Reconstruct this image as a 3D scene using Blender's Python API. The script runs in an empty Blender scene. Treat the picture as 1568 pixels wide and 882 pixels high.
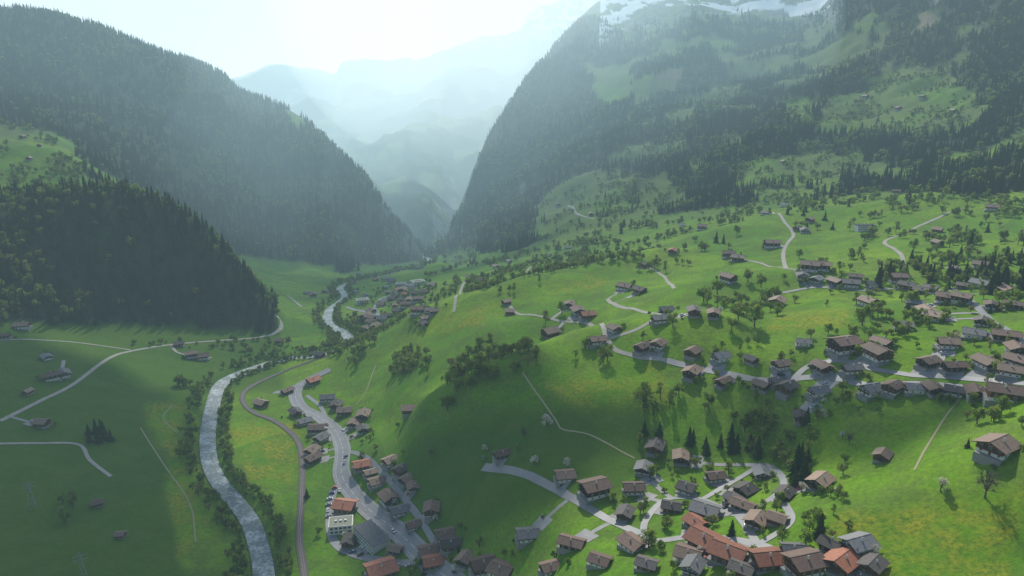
import bpy, math, random
import numpy as np
from mathutils import Vector, Matrix
random.seed(7); rng=np.random.default_rng(7)
rad=math.radians
scene=bpy.context.scene
COL=scene.collection
# ------------------------------------------------------------------ camera
H=260.0; PITCH=16.0; F=1120.0
SP,CP=math.sin(rad(PITCH)),math.cos(rad(PITCH))
cam=bpy.data.cameras.new("camera"); camo=bpy.data.objects.new("camera",cam); COL.objects.link(camo)
cam.lens=36*F/1568; cam.sensor_width=36; cam.clip_start=1; cam.clip_end=30000
camo.location=(0,0,H); camo.rotation_euler=(rad(90-PITCH),0,0); scene.camera=camo
scene.view_settings.view_transform='Standard'; scene.view_settings.look='None'; scene.view_settings.exposure=0
# ------------------------------------------------------------------ light
SAZ,SEL=0.0,37.0
S=Vector((math.sin(rad(SAZ))*math.cos(rad(SEL)),math.cos(rad(SAZ))*math.cos(rad(SEL)),math.sin(rad(SEL))))
w=bpy.data.worlds.new("World"); scene.world=w; w.use_nodes=True
nt=w.node_tree; nt.nodes.clear()
sky=nt.nodes.new('ShaderNodeTexSky'); sky.sky_type='NISHITA'; sky.sun_disc=False
sky.sun_elevation=rad(SEL); sky.sun_rotation=rad(SAZ%360); sky.altitude=1000; sky.dust_density=2.0
bg=nt.nodes.new('ShaderNodeBackground'); bg.inputs[1].default_value=0.11
wo=nt.nodes.new('ShaderNodeOutputWorld'); nt.links.new(sky.outputs[0],bg.inputs[0]); nt.links.new(bg.outputs[0],wo.inputs[0])
sl=bpy.data.lights.new("sun",'SUN'); sl.energy=5.0; sl.angle=rad(0.9); sl.color=(1,0.96,0.86)
so=bpy.data.objects.new("sun",sl); COL.objects.link(so); so.rotation_euler=S.to_track_quat('Z','Y').to_euler()
# ------------------------------------------------------------------ noise
def h2(ix,iy,s):
    n=(ix*374761393+iy*668265263+s*1274126177)&0xffffffff
    n=((n^(n>>13))*1274126177)&0xffffffff
    return ((n^(n>>16))&0xffff)/65535.0
def vn(x,y,s=0):
    x=np.asarray(x,float)+5000; y=np.asarray(y,float)+5000
    ix=np.floor(x).astype(np.int64); iy=np.floor(y).astype(np.int64)
    fx=x-ix; fy=y-iy; fx=fx*fx*(3-2*fx); fy=fy*fy*(3-2*fy)
    a=h2(ix,iy,s);b=h2(ix+1,iy,s);c=h2(ix,iy+1,s);d=h2(ix+1,iy+1,s)
    return (a+(b-a)*fx)*(1-fy)+(c+(d-c)*fx)*fy
def fbm(x,y,s=0,o=4):
    r=0;a=1;t=0
    for k in range(o):
        r=r+a*vn(x*2**k,y*2**k,s+k*17); t+=a; a*=0.5
    return r/t
def pchip(xk,yk,x):
    xk=np.asarray(xk,float);yk=np.asarray(yk,float)
    h=np.diff(xk);d=np.diff(yk)/h
    m=np.zeros(len(xk));m[0]=d[0];m[-1]=d[-1]
    for i in range(1,len(xk)-1):
        if d[i-1]*d[i]>0:
            w1=2*h[i]+h[i-1];w2=h[i]+2*h[i-1]
            m[i]=(w1+w2)/(w1/d[i-1]+w2/d[i])
    x=np.clip(x,xk[0],xk[-1])
    i=np.clip(np.searchsorted(xk,x)-1,0,len(h)-1)
    t=(x-xk[i])/h[i]
    return ((2*t**3-3*t**2+1)*yk[i]+(t**3-2*t**2+t)*h[i]*m[i]+(-2*t**3+3*t**2)*yk[i+1]+(t**3-t**2)*h[i]*m[i+1])
# ------------------------------------------------------------------ survey: bearing + slope of a sight line
def bearing(px,py):
    x=(px-784)/F;y=(441-py)/F
    dx,dy,dz=x,CP+y*SP,-SP+y*CP
    return math.atan2(dx,dy),dz/math.hypot(dx,dy)
P=[-150,0,150,300,425,500,580,650,700,740,800,900,1000,1150,1300,1450,1568,1720]
def L(py,vals): return [(p,py,v) for p,v in zip(P,vals)]
LN=[]
LN.append(L(890,[-235,-245,-250,-255,-257,-256,-254,-248,-238,-228,-212,-188,-177,-172,-168,-158,-152,-145]))
LN.append(L(700,[-225,-238,-250,-258,-262,-262,-255,-232,-222,-212,-200,-190,-184,-176,-160,-146,-136,-125]))
LN.append(L(600,[-215,-230,-245,-262,-270,-266,-248,-215,-203,-195,-186,-177,-172,-166,-152,-140,-132,-124]))
LN.append(L(515,[-205,-225,-245,-265,-278,-280,-265,-225,-205,-195,-187,-178,-166,-156,-146,-136,-128,-120]))
LN.append([(-150,330,980),(0,312,1000),(40,308,1005),(110,292,1010),(150,288,1010),(230,301,1000),(300,336,970),(330,368,945),(370,412,915),(400,452,880),(425,488,850),(440,480,-288),(500,460,-300),(580,460,-290),(650,455,-250),(700,450,-222),(740,450,-212),(800,445,-200),(900,440,-186),(1000,435,-173),(1150,430,-160),(1300,430,-150),(1450,430,-141),(1568,430,-134),(1720,430,-127)])
LN.append([(-150,300,1120),(0,298,1120),(80,300,1120),(150,330,1100),(230,380,1090),(300,420,1080),(370,436,1060),(425,452,1040),(500,440,1160),(580,430,1180),(650,425,1080),(700,420,1000),(740,418,960),(800,412,900),(900,400,860),(1000,390,820),(1150,370,800),(1300,365,780),(1450,360,780),(1568,355,780),(1720,350,780)])
LN.append([(-150,235,1300),(0,235,1300),(80,240,1300),(150,275,1290),(300,385,1270),(370,405,1290),(425,412,1320),(500,415,1320),(580,405,1420),(620,396,1500),(650,392,1600),(700,388,1550),(740,385,1350),(800,378,1250),(900,350,1200),(1000,330,1200),(1150,310,1150),(1300,290,1150),(1450,265,1150),(1568,240,1150),(1720,225,1150)])
LN.append([(-150,150,1750),(0,150,1750),(150,170,1750),(300,235,1700),(425,290,1680),(500,320,1580),(580,355,1530),(610,372,1540),(640,388,1590),(655,391,1625),(675,389,1640),(690,374,1660),(705,358,1690),(740,315,1740),(800,275,1800),(900,220,1850),(1000,180,1900),(1150,160,1900),(1300,140,1900),(1450,110,1850),(1568,80,1800),(1720,60,1800)])
LN.append([(-150,4,2300),(0,14,2300),(60,20,2300),(160,48,2300),(200,64,2300),(250,82,2300),(300,98,2300),(340,116,2280),(370,143,2230),(420,159,2150),(460,179,2080),(490,204,1990),(520,234,1880),(560,272,1740),(580,304,1650),(600,336,1620),(625,362,1610),(650,386,1640),(665,388,1670),(678,378,1700),(690,348,1790),(705,314,1850),(725,258,1990),(740,222,2100),(765,182,2250),(800,131,2450),(830,95,2650),(860,60,2850),(885,30,3000),(905,12,3150),(940,-5,3350),(1000,-14,3500),(1100,-18,3600),(1250,-14,3500),(1300,-50,3200),(1450,-100,2800),(1568,-130,2600),(1720,-140,2500)])
LN.append([(-150,80,2800),(160,120,2800),(300,180,2750),(425,260,2600),(500,320,2300),(560,350,2050),(600,374,1950),(650,384,1850),(678,386,1950),(700,370,2150),(740,300,2550),(800,200,2950),(860,120,3250),(905,60,3550),(1000,30,4000),(1250,20,4000),(1450,-20,3400),(1720,-60,3100)])
LN.append([(-150,140,3600),(300,165,3600),(425,190,3500),(500,212,3300),(560,235,3050),(600,235,2900),(650,245,2750),(700,225,3000),(740,180,3300),(800,125,3700),(860,75,3900),(905,45,4200),(1000,30,4700),(1450,10,4400),(1720,0,4400)])
LN.append([(-150,130,5200),(300,140,5200),(370,126,5200),(400,112,5200),(430,104,5200),(480,110,5200),(512,120,5000),(525,104,4600),(560,98,4600),(600,97,4600),(650,92,4600),(690,80,4700),(740,62,4700),(790,52,4700),(810,22,4800),(850,6,4900),(905,-5,5000),(1000,-5,5500),(1720,0,5500)])
LN.append([(-150,180,7500),(425,190,7500),(784,190,7500),(1720,190,7500)])
NA,NR=1150,820
A0,A1=rad(-57),rad(57); R0,R1=40.0,7400.0
AZ=np.linspace(A0,A1,NA); RR=np.exp(np.linspace(math.log(R0),math.log(R1),NR))
rk=[];zk=[]
for ln in LN:
    a=[];r=[];z=[]
    for (px,py,v) in ln:
        az,t=bearing(px,py)
        if v<0: rr=v/t; zz=v
        else: rr=v; zz=v*t
        a.append(az);r.append(rr);z.append(zz+H)
    rk.append(pchip(a,r,AZ)); zk.append(pchip(a,z,AZ))
rk.insert(0,np.full(NA,R0-5)); zk.insert(0,zk[0]*0.7+0.3*40)
rk=np.array(rk);zk=np.array(zk)
for k in range(1,len(rk)): rk[k]=np.maximum(rk[k],rk[k-1]+12)
Z=np.zeros((NA,NR));SS=np.zeros((NA,NR))
for i in range(NA):
    Z[i]=pchip(rk[:,i],zk[:,i],RR); SS[i]=np.interp(RR,rk[:,i],np.arange(len(rk)))
for _ in range(3):
    Zs=Z.copy(); Zs[1:-1]=0.25*Z[:-2]+0.5*Z[1:-1]+0.25*Z[2:]; Z=Zs
AG,RG=np.meshgrid(AZ,RR,indexing='ij'); X=RG*np.sin(AG); Y=RG*np.cos(AG)
def sample(G,x,y):
    a=(np.arctan2(x,y)-A0)/(A1-A0)*(NA-1); r=np.log(np.hypot(x,y)/R0)/math.log(R1/R0)*(NR-1)
    a=np.clip(a,0,NA-1.001); r=np.clip(r,0,NR-1.001)
    i=a.astype(int) if isinstance(a,np.ndarray) else int(a); j=r.astype(int) if isinstance(r,np.ndarray) else int(r)
    fa=a-i; fr=r-j
    return (G[i,j]*(1-fr)+G[i,j+1]*fr)*(1-fa)+(G[i+1,j]*(1-fr)+G[i+1,j+1]*fr)*fa
def hit(px,py):
    az,t=bearing(px,py); a=(az-A0)/(A1-A0)*(NA-1); i=int(min(max(a,0),NA-2)); fa=a-i
    c=Z[i]*(1-fa)+Z[i+1]*fa; d=c-(H+RR*t)
    idx=np.nonzero(d>=0)[0]
    idx=idx[idx>5]
    if len(idx)==0:
        j=int(np.argmax(np.where(RR>300,d,-1e9))); r=RR[j]
    else:
        j=idx[0]; d0,d1=d[j-1],d[j]; f=d0/(d0-d1) if d0!=d1 else 0; r=RR[j-1]+(RR[j]-RR[j-1])*f
    return r*math.sin(az),r*math.cos(az)
def hits(pl): return np.array([hit(*p) for p in pl])
def dist_poly(x,y,pl,pad):
    out=np.full(x.shape,1e6); m=(x>pl[:,0].min()-pad)&(x<pl[:,0].max()+pad)&(y>pl[:,1].min()-pad)&(y<pl[:,1].max()+pad)
    xx=x[m];yy=y[m];b=np.full(xx.shape,1e6)
    for (p,q) in zip(pl[:-1],pl[1:]):
        v=q-p; l=max(v@v,1e-6); t=np.clip(((xx-p[0])*v[0]+(yy-p[1])*v[1])/l,0,1)
        b=np.minimum(b,np.hypot(xx-p[0]-t*v[0],yy-p[1]-t*v[1]))
    out[m]=b; return out
# secondary spurs and gullies
spurs=[([(600,690),(650,640),(690,612),(800,562),(900,532),(1050,515)],14,36),
       ([(560,545),(620,508),(750,465),(880,427),(1000,400)],13,42),
       ([(650,600),(760,545),(860,500)],-10,30),
       ([(1000,780),(1100,700),(1250,660),(1400,640)],-6,40),
       ([(1300,820),(1450,740),(1600,690)],8,45),
       ([(1150,540),(1300,500),(1450,470)],5,45),
       ([(1000,470),(1100,440),(1200,425)],6,35),([(1100,360),(1250,330),(1400,315)],9,50)]
add=np.zeros_like(Z)
for pl,hh,wd in spurs:
    d=dist_poly(X,Y,hits(pl),wd*3); add+=hh*np.exp(-(d/wd)**2)
Z+=add
az600=bearing(590,600)[0]
azm=bearing(664,390)[0]
valley=np.clip((az600-AG)/0.06,0,1)*(SS<7)
hill=np.clip((SS-4.2)/0.3,0,1)*(AG<bearing(420,480)[0])
mtn=np.clip((SS-6.9)/0.8,0,1)
far=np.clip((SS-9.2)/0.8,0,1)
n1=fbm(X/70,Y/70,3,4)-0.5; n2=fbm(X/320,Y/320,9,5); rid=1-np.abs(2*fbm(X/260+3,Y/260,21,5)-1)
Z+=n1*9*(1-0.85*valley*(1-hill))*(1-mtn*0.3)
fade=1-0.7*np.exp(-((SS-9)/0.25)**2)
side_=np.where((AG<azm)&(SS<9.8),0.6,1.0)
Z+=mtn*fade*side_*((n2-0.5)*60+(rid-0.7)*55+(fbm(X/45,Y/45,31,3)-0.5)*10)
Z+=far*((fbm(X/700,Y/700,41,6)-0.5)*260+(1-np.abs(2*fbm(X/500,Y/500,55,5)-1)-0.7)*170)*(1-0.75*np.exp(-((SS-12)/0.35)**2))
# river
def smooth_line(pl,step=3.0):
    pl=np.asarray(pl,float); pts=[]
    e=np.vstack([2*pl[0]-pl[1],pl,2*pl[-1]-pl[-2]])
    for i in range(1,len(e)-2):
        p0,p1,p2,p3=e[i-1],e[i],e[i+1],e[i+2]; n=max(2,int(np.linalg.norm(p2-p1)/step))
        for t in np.arange(n)/n:
            pts.append(0.5*((2*p1)+(-p0+p2)*t+(2*p0-5*p1+4*p2-p3)*t*t+(-p0+3*p1-3*p2+p3)*t**3))
    pts.append(pl[-1]); return np.array(pts)
river=smooth_line(hits([(410,925),(405,890),(400,850),(385,800),(365,770),(335,735),(320,700),(318,660),(325,620),(335,590),(355,575),(385,563),(430,549),(490,541),(533,524),(528,509),(503,492),(505,472),(528,453),(522,438),(560,426),(620,412),(657,399),(650,388)]),4)
Zpre=Z.copy()
dr=dist_poly(X,Y,river,40)
c=np.clip(1-(dr-4.0)/8,0,1); Z-=3.0*c*c*(3-2*c)
def hz(x,y): return sample(Z,x,y)
# ------------------------------------------------------------------ land cover
wx=X+(fbm(X/40,Y/40,61,3)-0.5)*40*np.clip(RG/1200,0.25,2); wy=Y+(fbm(X/40,Y/40,71,3)-0.5)*40*np.clip(RG/1200,0.25,2)
def pip(x,y,pl):
    out=np.zeros(x.shape,bool); m=(x>pl[:,0].min())&(x<pl[:,0].max())&(y>pl[:,1].min())&(y<pl[:,1].max())
    xx=x[m];yy=y[m];b=np.zeros(xx.shape,bool); n=len(pl)
    for i in range(n):
        x1,y1=pl[i];x2,y2=pl[(i+1)%n]
        if y1==y2: continue
        cnd=((y1>yy)!=(y2>yy))&(xx<(x2-x1)*(yy-y1)/(y2-y1)+x1); b^=cnd
    out[m]=b; return out
def poly(pl): return pip(wx,wy,hits(pl))
fn=fbm(X/90,Y/90,81,4); fn2=fbm(X/35,Y/35,91,3)
leftm=(AG<azm)&(SS>6.9)&(SS<10.2)&~((SS<7.15)&(fn<0.45))
lhill=(AG<bearing(424,488)[0])&(SS>4.12)&(SS<5.75)
snowb=np.clip((AG-bearing(870,60)[0])/(bearing(960,10)[0]-bearing(870,60)[0]),0,1)*np.clip((bearing(1300,10)[0]-AG)/0.03,0,1)
rightm=(AG>=azm)&(SS>7.15+(fn-0.5)*1.5)&(SS<8.97-snowb*0.5+(fn2-.5)*0.5*snowb)
rightm&=~((fn>0.60)&(SS<7.7)&(AG>bearing(800,300)[0]))&~((fn>0.635)&(SS<8.9)&(AG>bearing(960,200)[0]))
clear=[[(900,100),(965,95),(965,150),(930,160),(905,130)],[(1035,68),(1090,60),(1140,72),(1100,80)],[(1175,85),(1200,85),(1200,115),(1180,118)],
[(1010,115),(1045,100),(1040,120),(1015,130)],[(1010,225),(1050,205),(1045,235),(1000,240)],[(1260,150),(1330,140),(1340,115),(1400,95),(1480,120),(1500,190),(1430,205),(1330,200),(1250,205)],
[(1310,28),(1350,25),(1350,52),(1310,55)],[(1470,42),(1510,38),(1505,54),(1470,58)],[(1390,25),(1440,12),(1430,40),(1400,52)],[(1130,250),(1260,232),(1330,238),(1260,280),(1140,285)],
[(1430,235),(1500,232),(1590,180),(1590,205),(1500,250),(1440,258)],[(830,300),(880,265),(960,285),(980,330),(880,345),(820,335)],
[(-80,190),(0,188),(60,196),(110,215),(122,250),(95,292),(-80,296)],[(430,175),(480,190),(500,212),(460,203)],[(1195,150),(1230,145),(1235,165),(1200,170)],[(1205,160),(1250,150),(1240,190),(1215,195)]]
CL=np.zeros(Z.shape,bool)
for c_ in clear: CL|=poly(c_)
forest=(leftm|lhill|rightm)&~CL
stand=poly([(1290,262),(1420,272),(1500,266),(1600,230),(1600,285),(1500,305),(1380,295),(1300,290)]); forest|=stand
brown=poly(clear[3])|poly(clear[8])
yell=np.zeros(Z.shape,bool)
for c_ in [[(660,490),(760,465),(780,475),(740,500),(660,512)],[(840,445),(900,420),(960,430),(900,447)],[(230,620),(300,618),(310,700),(250,700)],[(345,650),(455,650),(455,735),(380,735)],
           [(1250,790),(1568,750),(1568,900),(1350,900),(1250,830)],[(830,590),(1000,560),(1030,620),(900,630)],[(240,700),(300,700),(320,800),(280,860)],[(1430,235),(1500,232),(1500,255),(1430,262)],[(1180,480),(1300,470),(1300,500),(1180,510)]]: yell|=poly(c_)
painted_shade=poly([(-120,530),(300,525),(330,560),(310,610),(225,615),(235,700),(290,880),(380,900),(-200,920)])|((AG<azm)&(SS>3.0)&(AG<bearing(424,488)[0])&(SS<4.2))|poly([(620,700),(700,640),(800,640),(980,620),(1000,700),(940,760),(760,800),(680,860),(640,800)])  # mask for shade painted into the grass: left valley and knoll front
dzr=np.gradient(Z,axis=1)/np.gradient(RG,axis=1); dza=np.gradient(Z,axis=0)/(RG*(AZ[1]-AZ[0])); slope=np.hypot(dzr,dza)
rock=np.clip((slope-1.0)/0.35,0,1)*np.clip((SS-7.2)/0.3,0,1)*np.where(AG<azm,0.35,1.0)
rock=np.maximum(rock,np.clip((SS-8.40)/0.15,0,1)*snowb*np.clip(fn2*2-0.2,0,1))
rock=np.maximum(rock,far*np.clip((Z-H+80)/250,0,1)*fn)
snow=np.clip((SS-8.48)/0.05,0,1)*(fbm(X/75,Y/75,101,4)+0.35*(SS-8.75)>0.50-0.03*snowb)*(snowb>0.55)*(SS<9.4)
snow=np.maximum(snow,far*np.clip((Z-H-160)/120,0,1)*(fn2>0.5))
farF=(SS>9.6)&(Z<H-20)&(fn>0.42)
alp=np.maximum(np.clip((SS-6.3)/1.2,0,1)*np.clip(fn*2.2-0.5,0,1),far)
def blur(a,n=2):
    a=a.astype(float)
    for _ in range(n):
        b=a.copy(); b[1:-1,1:-1]=(a[:-2,1:-1]+a[2:,1:-1]+a[1:-1,:-2]+a[1:-1,2:]+4*a[1:-1,1:-1])/8; a=b
    return a
# ------------------------------------------------------------------ materials
def newmat(name):
    m=bpy.data.materials.new(name); m.use_nodes=True; n=m.node_tree; n.nodes.clear(); o=n.nodes.new('ShaderNodeOutputMaterial'); return m,n,o
def N(n,t,**k):
    x=n.nodes.new(t)
    for a,b in k.items(): setattr(x,a,b)
    return x
def noise(n,vec,scale,detail=4,rough=0.6):
    t=N(n,'ShaderNodeTexNoise'); t.inputs['Scale'].default_value=scale; t.inputs['Detail'].default_value=detail; t.inputs['Roughness'].default_value=rough
    n.links.new(vec,t.inputs['Vector']); return t.outputs['Fac']
def ramp(n,fac,stops):
    r=N(n,'ShaderNodeValToRGB'); e=r.color_ramp.elements
    while len(e)>1: e.remove(e[0])
    e[0].position=stops[0][0]; e[0].color=stops[0][1] if len(stops[0][1])==4 else (*stops[0][1],1)
    for p,c_ in stops[1:]:
        k=e.new(p); k.color=(*c_,1)
    n.links.new(fac,r.inputs[0]); return r.outputs[0]
def mix(n,fac,a,b,bt='MIX'):
    m=N(n,'ShaderNodeMix',data_type='RGBA',blend_type=bt)
    for s_,v in ((m.inputs[0],fac),(m.inputs[6],a),(m.inputs[7],b)):
        if isinstance(v,(int,float)): s_.default_value=v
        elif isinstance(v,tuple): s_.default_value=(*v,1)
        else: n.links.new(v,s_)
    return m.outputs[2]
def math_(n,op,a,b=0.0,c=None):
    m=N(n,'ShaderNodeMath',operation=op)
    for s_,v in zip(m.inputs,(a,b,c)):
        if v is None: continue
        if isinstance(v,(int,float)): s_.default_value=v
        else: n.links.new(v,s_)
    return m.outputs[0]
def simple(name,c1,c2=None,scale=1.0,rough=0.8,metal=0,coord='Object',bump=0.0,spec=0.3):
    m,n,o=newmat(name); p=N(n,'ShaderNodeBsdfPrincipled'); p.inputs['Roughness'].default_value=rough; p.inputs['Metallic'].default_value=metal
    p.inputs['Specular IOR Level'].default_value=spec
    tc=N(n,'ShaderNodeTexCoord'); ge=N(n,'ShaderNodeNewGeometry'); vec=ge.outputs['Position'] if coord=='World' else tc.outputs['Object']
    f=noise(n,vec,scale); f=ramp(n,f,[(0.3,(0,0,0)),(0.7,(1,1,1))])
    n.links.new(mix(n,f,c1,c2 or tuple(v*0.7 for v in c1)),p.inputs['Base Color'])
    if bump>0:
        b=N(n,'ShaderNodeBump'); b.inputs['Strength'].default_value=bump; n.links.new(noise(n,vec,scale*3),b.inputs['Height']); n.links.new(b.outputs[0],p.inputs['Normal'])
    n.links.new(p.outputs[0],o.inputs[0]); return m
# terrain material
mt,n,o=newmat("alpine_meadow_ground")
ge=N(n,'ShaderNodeNewGeometry'); pos=ge.outputs['Position']
def attr(nm): a=N(n,'ShaderNodeAttribute'); a.attribute_name=nm; return a.outputs['Fac']
g1=noise(n,pos,0.010,5); g2=noise(n,pos,0.05,7,0.7); g3=noise(n,pos,0.45,8,0.82)
grass=mix(n,ramp(n,g1,[(0.38,(0,0,0)),(0.62,(1,1,1))]),(0.135,0.300,0.018),(0.235,0.400,0.024))
grass=mix(n,ramp(n,g2,[(0.43,(0,0,0)),(0.60,(1,1,1))]),grass,mix(n,0.65,grass,(0.15,0.22,0.045)))
vo=N(n,'ShaderNodeTexVoronoi'); vo.inputs['Scale'].default_value=0.011; dv=N(n,'ShaderNodeVectorMath',operation='ADD'); ds_=N(n,'ShaderNodeVectorMath',operation='SCALE'); nz=N(n,'ShaderNodeTexNoise'); nz.inputs['Scale'].default_value=0.03; n.links.new(pos,nz.inputs['Vector'])
n.links.new(nz.outputs['Color'],ds_.inputs[0]); ds_.inputs['Scale'].default_value=30; n.links.new(pos,dv.inputs[0]); n.links.new(ds_.outputs[0],dv.inputs[1]); n.links.new(dv.outputs[0],vo.inputs['Vector'])
grass=mix(n,1.0,grass,ramp(n,vo.outputs['Color'],[(0.1,(0.74,0.82,0.9)),(0.5,(0.95,0.97,1.0)),(0.9,(1.14,1.08,1.0))]),'MULTIPLY')
wv=N(n,'ShaderNodeTexWave'); wv.bands_direction='Z'; wv.inputs['Scale'].default_value=0.22; wv.inputs['Distortion'].default_value=9; wv.inputs['Detail'].default_value=4; wv.inputs['Detail Scale'].default_value=0.5; n.links.new(pos,wv.inputs['Vector'])
grass=mix(n,1.0,grass,ramp(n,wv.outputs['Fac'],[(0.0,(0.96,0.965,0.96)),(1.0,(1.03,1.03,1.02))]),'MULTIPLY')
grass=mix(n,1.0,grass,ramp(n,g3,[(0.32,(0.60,0.66,0.62)),(0.68,(1.30,1.25,1.2))]),'MULTIPLY')
grass=mix(n,math_(n,'MULTIPLY',attr('painted_shade'),0.75),grass,mix(n,ramp(n,g2,[(0.4,(0,0,0)),(0.6,(1,1,1))]),(0.050,0.120,0.014),(0.085,0.170,0.022)))  # darker green stands in for shade on the meadow
grass=mix(n,math_(n,'MULTIPLY',attr('alp'),0.75),grass,(0.16,0.18,0.075))
fl=math_(n,'MULTIPLY',attr('flower'),ramp(n,g2,[(0.40,(0,0,0)),(0.62,(0.85,0.85,0.85))])); fl=math_(n,'MULTIPLY',fl,ramp(n,g3,[(0.42,(0.05,0.05,0.05)),(0.58,(1,1,1))]))
col=mix(n,fl,grass,(0.46,0.41,0.015))
col=mix(n,attr('brown'),col,(0.30,0.22,0.14))
col=mix(n,attr('forest'),col,mix(n,ramp(n,g3,[(0.4,(0,0,0)),(0.6,(1,1,1))]),(0.028,0.050,0.024),(0.055,0.082,0.03)))
rk_=mix(n,ramp(n,g2,[(0.4,(0,0,0)),(0.6,(1,1,1))]),(0.15,0.14,0.125),(0.33,0.32,0.30))
col=mix(n,attr('rock'),col,rk_)
col=mix(n,attr('snow'),col,(0.90,0.92,0.94))
p=N(n,'ShaderNodeBsdfPrincipled'); p.inputs['Roughness'].default_value=0.95; p.inputs['Specular IOR Level'].default_value=0.1
n.links.new(col,p.inputs['Base Color'])
b=N(n,'ShaderNodeBump'); b.inputs['Strength'].default_value=0.55; b.inputs['Distance'].default_value=1.3; n.links.new(g3,b.inputs['Height']); n.links.new(b.outputs[0],p.inputs['Normal'])
n.links.new(p.outputs[0],o.inputs[0])
# ------------------------------------------------------------------ terrain mesh
def grid_mesh(name,V,na,nr,mat,attrs={}):
    me=bpy.data.meshes.new(name); me.vertices.add(na*nr); me.vertices.foreach_set('co',V.reshape(-1).astype(np.float32))
    idx=np.arange(na*nr).reshape(na,nr); q=np.stack([idx[:-1,:-1],idx[:-1,1:],idx[1:,1:],idx[1:,:-1]],-1).reshape(-1,4)
    q=q[:,::-1]
    nf=len(q); me.loops.add(nf*4); me.loops.foreach_set('vertex_index',q.reshape(-1).astype(np.int32))
    me.polygons.add(nf); me.polygons.foreach_set('loop_start',(np.arange(nf)*4).astype(np.int32))
    me.polygons.foreach_set('use_smooth',np.ones(nf,bool))
    me.update(calc_edges=True); me.validate()
    for k,a in attrs.items():
        at=me.attributes.new(k,'FLOAT','POINT'); at.data.foreach_set('value',a.reshape(-1).astype(np.float32))
    me.materials.append(mat); ob=bpy.data.objects.new(name,me); COL.objects.link(ob); return ob
V=np.stack([X,Y,Z],-1)
ter=grid_mesh("terrain",V,NA,NR,mt,{'forest':blur(np.maximum(forest.astype(float),farF*0.9)),'flower':blur(yell,10),'brown':blur(brown),'rock':rock,'snow':snow,'alp':alp,'painted_shade':blur(painted_shade,20)})
if ter.data.polygons[1000].normal.z<0: ter.data.flip_normals()
# ------------------------------------------------------------------ mesh builder
class MB:
    def __init__(s): s.v=[];s.f=[];s.m=[]
    def quad(s,pts,m):
        i=len(s.v); s.v+= [tuple(p) for p in pts]; s.f.append(tuple(range(i,i+len(pts)))); s.m.append(m)
    def hexa(s,p,m):
        i=len(s.v); s.v+=[tuple(q) for q in p]
        for f in ((3,2,1,0),(4,5,6,7),(0,1,5,4),(1,2,6,5),(2,3,7,6),(3,0,4,7)): s.f.append(tuple(i+k for k in f)); s.m.append(m)
    def box(s,x0,x1,y0,y1,z0,z1,m): s.hexa([(x0,y0,z0),(x1,y0,z0),(x1,y1,z0),(x0,y1,z0),(x0,y0,z1),(x1,y0,z1),(x1,y1,z1),(x0,y1,z1)],m)
    def beam(s,p,q,w,m,w2=None):
        p=Vector(p);q=Vector(q);d=(q-p).normalized(); u=d.orthogonal().normalized(); v=d.cross(u); w2=w if w2 is None else w2
        s.hexa([p-u*w-v*w,p+u*w-v*w,p+u*w+v*w,p-u*w+v*w,q-u*w2-v*w2,q+u*w2-v*w2,q+u*w2+v*w2,q-u*w2+v*w2],m)
    def mesh(s,name,mats,smooth=False):
        me=bpy.data.meshes.new(name); me.from_pydata(s.v,[],s.f)
        for m in mats: me.materials.append(m)
        me.polygons.foreach_set('material_index',s.m)
        if smooth: me.polygons.foreach_set('use_smooth',[True]*len(s.f))
        me.update(); return me
def addobj(name,me,loc=(0,0,0),rz=0,sc=1,parent=None):
    ob=bpy.data.objects.new(name,me); ob.location=loc; ob.rotation_euler=(0,0,rz); ob.scale=(sc,sc,sc) if not isinstance(sc,tuple) else sc; COL.objects.link(ob); return ob
# ------------------------------------------------------------------ roads
M_asph=simple("road_asphalt",(0.31,0.31,0.31),(0.24,0.24,0.245),0.15,0.5,coord='World')
M_pave=simple("pavement_concrete",(0.42,0.41,0.39),(0.30,0.29,0.27),0.3,0.75,coord='World')
M_white=simple("road_marking_white",(0.78,0.78,0.76),(0.65,0.65,0.65),1,0.7,coord='World')
M_grav=simple("gravel_track",(0.50,0.47,0.41),(0.38,0.35,0.29),0.3,0.9,coord='World')
M_trail=simple("worn_footpath",(0.38,0.36,0.18),(0.42,0.36,0.23),0.2,0.9,coord='World')
M_ball=simple("railway_ballast",(0.13,0.11,0.095),(0.19,0.165,0.15),0.8,0.9,coord='World')
M_rail=simple("steel_rail",(0.35,0.33,0.31),(0.25,0.22,0.2),1,0.35,metal=0.8,coord='World')
ROADS=[]
def strip(name,line,o0,o1,off,mat,nx=3,base=None,mask=None,obj=True):
    G=Z if base is None else base
    t=np.gradient(line,axis=0); t/=np.maximum(np.linalg.norm(t,axis=1,keepdims=True),1e-6); nrm=np.stack([-t[:,1],t[:,0]],-1)
    o=np.linspace(0,1,nx+1)[None,:]; a=np.broadcast_to(np.asarray(o0,float),(len(line),))[:,None]; b_=np.broadcast_to(np.asarray(o1,float),(len(line),))[:,None]
    oo=a+(b_-a)*o; P_=line[:,None,:]+nrm[:,None,:]*oo[...,None]
    z=sample(G,P_[...,0],P_[...,1])+off
    Vv=np.concatenate([P_,z[...,None]],-1); m=MB(); k=nx+1
    m.v=[tuple(v) for v in Vv.reshape(-1,3)]
    for i in range(len(line)-1):
        if mask is not None and not mask(i): continue
        for j in range(nx):
            m.f.append((i*k+j,(i+1)*k+j,(i+1)*k+j+1,i*k+j+1)[::-1]); m.m.append(0)
    me=m.mesh(name,[mat],True)
    return addobj(name,me) if obj else me
main=smooth_line(hits([(720,925),(690,890),(650,855),(610,815),(570,785),(540,755),(523,725),(525,690),(515,662),(490,640),(462,625),(452,605),(460,590),(482,577),(505,566)]),3)
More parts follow.
